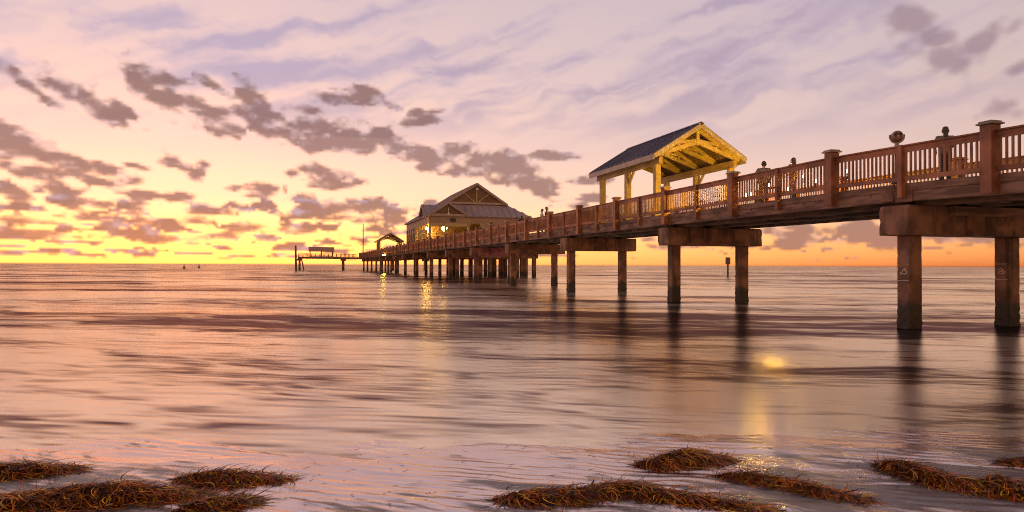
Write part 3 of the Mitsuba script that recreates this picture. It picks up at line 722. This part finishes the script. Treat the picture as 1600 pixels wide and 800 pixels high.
# ------------------------------------------------------------------ coin viewer on the rail side
cv = tag(numbered('coin_viewer'), 'round steel coin binocular viewer on a yoke above the railing at the right', 'viewer')
vt, vx, vz = 16.3, 16.25, 5.49
VM = PIER @ T().translate([vx, vt, vz]).rotate([0, 0, 1], -32).scale(0.74)
def disc(r, y0, y1, ch=0.03, n=28):
    th = np.arange(n) * 2 * np.pi / n
    ring = lambda rr, y: np.stack([rr * np.cos(th), np.full(n, y), rr * np.sin(th)], 1)
    return trimesh.convex.convex_hull(np.vstack([ring(r - ch, y0), ring(r, y0 + ch), ring(r, y1 - ch), ring(r - ch * 2.2, y1)]))
put(cv + '__head', disc(0.215, -0.16, 0.17, 0.05), 'mat_steel', VM, smooth=35)
put(cv + '__face_plate', disc(0.17, -0.185, -0.155, 0.012), 'mat_rust', VM, smooth=35)
for s in (-1, 1):
    put(cv + '__eyepiece', cyl((s * 0.075, -0.23, 0.075), (s * 0.075, -0.17, 0.075), 0.048, n=16), 'mat_black', VM)
    put(cv + '__lens', cyl((s * 0.075, 0.16, 0.06), (s * 0.075, 0.27, 0.06), 0.06, n=16), 'mat_black', VM)
    put(cv + '__pivot', cyl((s * 0.20, 0, 0.03), (s * 0.275, 0, 0.03), 0.05, n=14), 'mat_steel', VM)
put(cv + '__coin_plate', cat([disc(0.055, -0.205, -0.18, 0.01), box(-0.02, 0.02, -0.212, -0.20, -0.10, -0.06)]), 'mat_steel', VM)
arc = [(0.25 * math.cos(a), 0, 0.25 * math.sin(a) + 0.0) for a in np.radians(np.linspace(185, 355, 12))]
put(cv + '__yoke', cat([bar(p, q, 0.07, 0.025, (0, 1, 0.001)) for p, q in zip(arc, arc[1:])] + [bar((s * 0.25, 0, -0.03), (s * 0.25, 0, 0.08), 0.025, 0.07, (0, 1, 0)) for s in (-1, 1)]), 'mat_steel', VM)
put(cv + '__pedestal', cat([cyl((0, 0, -0.25), (0, 0, -0.42), 0.07, 0.10), cyl((0, 0, -0.42), (0, 0, -1.76), 0.075, 0.085), cyl((0, 0, -1.76), (0, 0, -1.82), 0.2, n=20)]), 'mat_steel', VM)

# ------------------------------------------------------------------ marker and buoys out at sea
cm = tag(numbered('channel_marker'), 'dark channel marker post with a square board standing in the sea', 'marker')
put(cm + '__post', cyl((36.8, 120, -2), (36.8, 120, 3.0), 0.17, 0.15, n=10), 'mat_darkwood')
put(cm + '__board', cat([box(36.44, 37.16, 119.82, 119.88, 2.05, 3.25), box(36.44, 37.16, 120.12, 120.18, 2.05, 3.25), box(36.48, 37.12, 119.885, 120.115, 2.1, 3.2)]), 'mat_cloth_brown')
for X, Y, lb in ((-122, 262, 'small dark buoy on the horizon, left one of a pair'), (-128, 288, 'small dark buoy on the horizon, right one of a pair')):
    b = tag(numbered('buoy'), lb, 'buoy')
    put(b + '__float', cyl((X, Y, -0.3), (X, Y, 0.5), 0.55, 0.45), 'mat_darkwood')
    put(b + '__mast', cyl((X, Y, 0.5), (X, Y, 1.55), 0.28, 0.12), 'mat_darkwood')


# ------------------------------------------------------------------ people on the deck
import manifold3d as m3


def limb(chain):
    """Bones between joints (x, y, z, r), each the hull of its two spheres, as one solid."""
    s = trimesh.creation.icosphere(subdivisions=1, radius=1.0).vertices
    out = m3.Manifold()
    for a, b in zip(chain, chain[1:]):
        out = out + m3.Manifold.hull_points(np.vstack([s * a[3] + np.array(a[:3]), s * b[3] + np.array(b[:3])]))
    return out


def skin(parts, fine=0.03):
    m = m3.Manifold()
    for p in parts:
        m = m + p
    q = m.refine_to_length(fine).to_mesh()
    t = trimesh.Trimesh(q.vert_properties[:, :3], q.tri_verts)
    trimesh.smoothing.filter_taubin(t, iterations=8)
    return t


def person(x, y, turn, h, top, legs, label, arms='down', hair=0.0, z=4.125):
    root = tag(numbered('person'), label, 'person', 'people on the pier deck')
    k = h / 1.75
    ar = {'down': lambda s: [(s * .20, 0, 1.42, .052), (s * .25, .02, 1.14, .040), (s * .24, -.07, .90, .030)],
          'rail': lambda s: [(s * .20, 0, 1.42, .052), (s * .27, -.14, 1.17, .040), (s * .15, -.36, 1.10, .030)],
          'hip': lambda s: [(s * .20, 0, 1.42, .052), (s * .36, .05, 1.18, .040), (s * .20, -.06, 1.02, .030)]}[arms]
    head = [limb([(0, -.01, 1.62, .088), (0, .005, 1.665, .092)]), limb([(0, -.035, 1.575, .06), (0, -.02, 1.62, .075)]), limb([(0, -.1, 1.615, .012), (0, -.115, 1.595, .014)]),
            limb([(.088, .01, 1.60, .018), (.09, .015, 1.63, .02)]), limb([(-.088, .01, 1.60, .018), (-.09, .015, 1.63, .02)]), limb([(0, .015, 1.42, .062), (0, .0, 1.56, .056)])]
    body = head + [limb([(-.13, 0, 1.40, .075), (.13, 0, 1.40, .075)]), limb([(0, 0, 1.35, .12), (0, 0, .98, .13)])]
    for s in (-1, 1):
        a = ar(s)
        body.append(limb(a))
        hx, hy, hz, _ = a[-1]
        body.append(limb([(hx, hy, hz, .03), (hx, hy - .02, hz - .07, .034)]))
        for f in range(4):
            body.append(limb([(hx - .024 + .016 * f, hy - .025, hz - .08, .010), (hx - .026 + .017 * f, hy - .04, hz - .135, .009), (hx - .026 + .017 * f, hy - .03, hz - .165 + .008 * abs(f - 1.4), .008)]))
        body.append(limb([(hx - s * .028, hy - .03, hz - .04, .011), (hx - s * .045, hy - .055, hz - .085, .010)]))
        body.append(limb([(s * .095, 0, .92, .085), (s * .10, -.015, .50, .058), (s * .105, .02, .09, .042), (s * .11, -.13, .035, .03)]))
    M = PIER @ T().translate([x, y, z]).rotate([0, 0, 1], turn).scale(k)
    scene[root] = {**mikit.ply(skin(body, 0.03), 'mat_skin', True), 'to_world': M}
    a_ = [ar(s) for s in (-1, 1)]
    shirt = [limb([(-.14, 0, 1.40, .092), (.14, 0, 1.40, .092)]), limb([(-.07, 0, 1.33, .135), (-.06, 0, .96, .135)]), limb([(.07, 0, 1.33, .135), (.06, 0, .96, .135)])]
    shirt += [limb([tuple(a[0][:3]) + (.072,), tuple(np.array(a[0][:3]) * .35 + np.array(a[1][:3]) * .65) + (.06,)]) for a in a_]
    put(root + '__shirt', skin(shirt), 'mat_cloth_' + top, M, smooth=True)
    tr = [limb([(-.06, 0, .97, .128), (.06, 0, .97, .128)])] + [limb([(s * .095, 0, .92, .105), (s * .10, -.015, .50, .078), (s * .105, .02, .12, .064)]) for s in (-1, 1)]
    put(root + '__trousers', skin(tr), 'mat_cloth_' + legs, M, smooth=True)
    hr = [limb([(0, .022, 1.655, .096), (0, .03, 1.685, .092)]), limb([(-.05, .04, 1.62, .06), (.05, .04, 1.62, .06)])]
    if hair > 0:
        hr.append(limb([(0, .06, 1.62, .075), (0, .075, 1.62 - hair, .06)]))
    put(root + '__hair', skin(hr), 'mat_hair', M, smooth=True)
    for s in (-1, 1):
        put(root + '__shoe', skin([limb([(s * .105, .03, .045, .048), (s * .11, -.16, .035, .038)])]), 'mat_black', M, smooth=True)
    return root


person(16.85, 15.25, 150, 1.55, 'grey', 'denim', 'person in grey leaning on the railing right beside the round viewer', 'rail', 0.2, 4.05)
person(17.1, 21.9, 200, 1.6, 'brown', 'navy', 'person in brown top behind the railing, between the second big post and the thin post', 'rail', 0.18)
person(16.8, 23.2, 150, 1.64, 'grey', 'brown', 'person in grey top at the thin railing post in front of the near shelter', 'hip')
person(16.6, 49.2, 250, 1.78, 'white', 'brown', 'person in pale top at the railing, left one of a pair before the pavilion roof', 'hip')
person(16.6, 48.1, 70, 1.84, 'navy', 'brown', 'tall person in dark purple shirt standing at the railing, right one of a pair', 'down')
person(16.7, 54.6, 180, 1.62, 'navy', 'denim', 'person in dark top low behind the railing, right one of two before the pavilion', 'rail', 0.2)
person(16.9, 56.6, 120, 1.66, 'brown', 'navy', 'person in brown low behind the railing, left one of two before the pavilion', 'rail')
person(16.7, 64.5, 180, 1.70, 'red', 'denim', 'person in red top at the railing before the right part of the pavilion front', 'down')
person(16.8, 69.5, 160, 1.72, 'navy', 'navy', 'person in dark clothes at the railing before the middle of the pavilion front', 'down')
person(16.8, 81.5, 140, 1.72, 'brown', 'brown', 'person in brown at the railing before the porch of the pavilion', 'hip')

# ------------------------------------------------------------------ seaweed thrown up along the waterline
def seaweed(spine, n, seed, label, fuzz=1.0):
    """A heap of narrow blades along spine points (x, y, half width, height)."""
    n = int(n * 1.6)
    rng = np.random.default_rng(seed)
    S = np.array(spine, float) * np.array([1, 1, 0.80, 0.66])
    L = np.r_[0, np.cumsum(np.hypot(*np.diff(S[:, :2], axis=0).T))]
    at = lambda u: np.stack([np.interp(u * L[-1], L, S[:, k]) for k in range(4)], -1)
    V, F, C, base = [], [], [], 0
    # the matted core
    us, th = np.linspace(0, 1, 60), np.linspace(0, np.pi, 15)
    A = at(us)
    dirs = np.gradient(A[:, :2], axis=0)
    dirs /= np.linalg.norm(dirs, axis=1, keepdims=True) + 1e-9
    nor = np.stack([-dirs[:, 1], dirs[:, 0]], -1)
    lump = 0.75 + 0.5 * meshkit.fbm(np.stack(np.broadcast_arrays(us[:, None] * L[-1] * 6, th[None] * 2, seed * 3.1), -1), 3)
    end = np.sqrt(np.clip(1 - (2 * us - 1) ** 8, 0, 1))[:, None]
    off = -np.cos(th)[None] * A[:, 2:3] * lump * end
    hz = np.sin(th)[None] * A[:, 3:4] * lump * end * 0.86
    X, Y = A[:, :1] + nor[:, :1] * off, A[:, 1:2] + nor[:, 1:] * off
    g = np.maximum(sand_height(X, Y), -0.004)
    Pc = np.stack([X, Y, g + hz - 0.012], -1).reshape(-1, 3)
    V.append(Pc)
    F.append(grid_faces(60, 15))
    C.append(np.tile([[0.035, 0.014, 0.005]], (len(Pc), 1)))
    base = len(Pc)
    # blades
    u = rng.uniform(0, 1, n)
    A = at(u)
    ph = np.pi * rng.beta(1.1, 1.1, n)
    d = np.stack([np.interp(u, us, dirs[:, 0]), np.interp(u, us, dirs[:, 1])], -1)
    nn = np.stack([-d[:, 1], d[:, 0]], -1)
    e = np.sqrt(np.clip(1 - (2 * u - 1) ** 8, 0.02, 1))
    fringe = rng.random(n) < 0.16
    ph = np.where(fringe, np.where(rng.random(n) < 0.5, 0.06, np.pi - 0.06), ph)
    rr = np.where(fringe, rng.uniform(0.9, 1.7, n), rng.uniform(0.62, 1.10, n))
    off = -np.cos(ph) * A[:, 2] * e * rr
    p0 = A[:, :2] + nn * off[:, None]
    g = np.maximum(sand_height(p0[:, 0], p0[:, 1]), -0.004)
    z0 = g + np.sin(ph) * A[:, 3] * e * rr * 0.9 + 0.004
    ang = np.where(rng.random(n) < 0.35, rng.uniform(-3.1, 3.1, n), rng.normal(0, 0.6, n)) + np.where(rng.random(n) < 0.5, 0, np.pi)
    ca, sa = np.cos(ang), np.sin(ang)
    f2 = d * ca[:, None] + nn * sa[:, None]
    ln = np.where(rng.random(n) < 0.35, rng.uniform(0.02, 0.07, n), rng.uniform(0.07, 0.26, n)) * fuzz
    wd = rng.uniform(0.0009, 0.0040, n) * np.where(rng.random(n) < 0.08, 1.7, 1.0)
    rise = np.minimum(rng.normal(-0.02, 0.22, n), 0.55) - 0.10
    curl = rng.normal(0, 2.3, n)
    droop = np.abs(rng.normal(0.5, 0.8, n))
    pal = np.array([[0.32, 0.058, 0.004], [0.52, 0.13, 0.006], [0.10, 0.022, 0.004], [0.58, 0.28, 0.008], [0.22, 0.13, 0.008], [0.035, 0.011, 0.004], [0.70, 0.40, 0.03]])
    col = pal[rng.choice(len(pal), n, p=[.27, .17, .20, .09, .07, .16, .04])] * rng.uniform(0.6, 1.7, (n, 1)) * (0.45 + 1.1 * meshkit.fbm(np.stack([u * L[-1] * 7, ph * 2, np.full(n, seed * 1.7)], -1), 2))[:, None]
    seg = 5
    pts = []
    cur = np.concatenate([p0, z0[:, None]], 1)
    hd_ = np.arctan2(f2[:, 1], f2[:, 0])
    pitch = rise.copy()
    for s in range(seg + 1):
        pts.append((cur.copy(), hd_.copy()))
        step = ln / seg
        cur = cur + np.stack([np.cos(hd_) * np.cos(pitch) * step, np.sin(hd_) * np.cos(pitch) * step, np.sin(pitch) * step], 1)
        gg = np.maximum(sand_height(cur[:, 0], cur[:, 1]), 0.0) + 0.003
        cur[:, 2] = np.maximum(cur[:, 2], gg)
        hd_ = hd_ + curl / seg
        pitch = np.clip(pitch - droop / seg, -1.2, 1.3)
    rows = []
    for s, (c, h) in enumerate(pts):
        w = wd * (1.0, 1.2, 1.2, 1.0, 0.7, 0.15)[s]
        sd = np.stack([-np.sin(h), np.cos(h), 0.35 * np.ones(n)], 1)
        rows += [c - sd * w[:, None], c + sd * w[:, None]]
    B = np.stack(rows, 1).reshape(-1, 3)
    k = 2 * (seg + 1)
    one = np.array([[2 * s, 2 * s + 1, 2 * s + 3] for s in range(seg)] + [[2 * s, 2 * s + 3, 2 * s + 2] for s in range(seg)])
    F.append((one[None] + (np.arange(n) * k)[:, None, None]).reshape(-1, 3) + base)
    V.append(B)
    C.append(np.repeat(col, k, axis=0))
    key = put('seaweed_clump', (np.vstack(V), np.vstack(F)), 'mat_weed', color=np.vstack(C))
    tag(key, label, 'seaweed', 'seaweed clumps on the wet sand')


scene['mat_weed'] = {'type': 'twosided', 'bsdf': {'type': 'principled', 'base_color': {'type': 'mesh_attribute', 'name': 'vertex_color'}, 'roughness': 0.5, 'specular': 0.3}}


def ground(px, py):
    """Where the photograph's pixel meets the sand."""
    Y = 1100 * (EYE - 0.02) / (py - 411.8 - px * 0.0039)
    return (px - 800) / 1100 * Y, Y


def spine(*p):
    return [ground(x, y) + (w, h) for x, y, w, h in p]


seaweed(spine((-70, 742, 0.12, 0.10), (10, 741, 0.13, 0.15), (60, 738, 0.11, 0.12), (125, 734, 0.04, 0.02)), 2600, 1, 'brown seaweed heap at the left edge, farther from the shore than its neighbours')
seaweed(spine((-60, 800, 0.14, 0.14), (30, 793, 0.15, 0.13), (110, 784, 0.17, 0.17), (190, 780, 0.17, 0.19), (260, 777, 0.13, 0.10), (318, 773, 0.04, 0.02)), 6200, 2, 'longest heap of brown and olive seaweed at the lower left corner')
seaweed(spine((290, 747, 0.08, 0.05), (340, 750, 0.12, 0.13), (370, 750, 0.12, 0.14), (410, 749, 0.07, 0.06), (448, 748, 0.03, 0.015)), 2700, 3, 'low pointed seaweed heap just right of the long left heap')
seaweed(spine((298, 796, 0.06, 0.05), (340, 790, 0.10, 0.10), (375, 788, 0.10, 0.09), (396, 783, 0.05, 0.03)), 1700, 4, 'smallest seaweed heap at the bottom left, below the pointed heap')
seaweed(spine((788, 783, 0.07, 0.10), (840, 782, 0.10, 0.12), (900, 780, 0.09, 0.10), (950, 772, 0.09, 0.13), (990, 772, 0.09, 0.13), (1050, 782, 0.07, 0.08), (1120, 792, 0.06, 0.05), (1200, 806, 0.05, 0.03)), 5200, 5, 'long winding ridge of rust brown seaweed at the bottom, right of the middle')
seaweed(spine((1008, 726, 0.07, 0.04), (1045, 724, 0.14, 0.14), (1078, 720, 0.15, 0.20), (1105, 720, 0.12, 0.11), (1136, 717, 0.04, 0.03)), 3000, 6, 'rounded seaweed mound standing alone in shallow water right of the middle')
seaweed(spine((1132, 744, 0.06, 0.05), (1180, 751, 0.09, 0.09), (1240, 764, 0.08, 0.08), (1300, 777, 0.06, 0.05), (1350, 786, 0.03, 0.02)), 3000, 7, 'narrow sloping strip of seaweed between the rounded mound and the right heap')
seaweed(spine((1380, 728, 0.08, 0.10), (1420, 740, 0.13, 0.16), (1470, 756, 0.12, 0.10), (1530, 768, 0.12, 0.10), (1555, 768, 0.13, 0.19), (1600, 778, 0.14, 0.12), (1680, 790, 0.15, 0.12)), 5600, 8, 'large double-humped heap of dark seaweed at the lower right')
seaweed(spine((1572, 724, 0.05, 0.03), (1620, 726, 0.10, 0.10), (1680, 730, 0.1, 0.08)), 1200, 9, 'small dark seaweed heap at the right edge, behind the double-humped heap')
# loose blades around the heaps
rng = np.random.default_rng(77)
V, F, C = [], [], []
for j in range(170):
    px, py = rng.uniform(300, 1650), rng.uniform(690, 800)
    x, y = ground(px, py)
    z = max(float(sand_height(np.array([x]), np.array([y]))[0]), 0.0) + 0.004
    h, l, cl = rng.uniform(-0.6, 0.6), rng.uniform(0.015, 0.07), rng.normal(0, 1)
    P = np.array([x, y, z])
    for s in range(4):
        sd = np.array([-math.sin(h), math.cos(h), 0.2]) * 0.0035 * (1, 1.1, 0.9, 0.2)[s]
        V += [P - sd, P + sd]
        P = P + np.array([math.cos(h), math.sin(h), 0.10]) * l / 3
        h += cl / 3
    F += [[8 * j + 2 * s + a, 8 * j + 2 * s + b, 8 * j + 2 * s + c] for s in range(3) for a, b, c in ((0, 1, 3), (0, 3, 2))]
    C += [rng.uniform(0.4, 1.0) * np.array([0.16, 0.065, 0.02])] * 8
tag(put('loose_seaweed', (np.array(V), np.array(F)), 'mat_weed', color=np.array(C)), 'loose blades of seaweed scattered over the wet sand', kind='stuff')
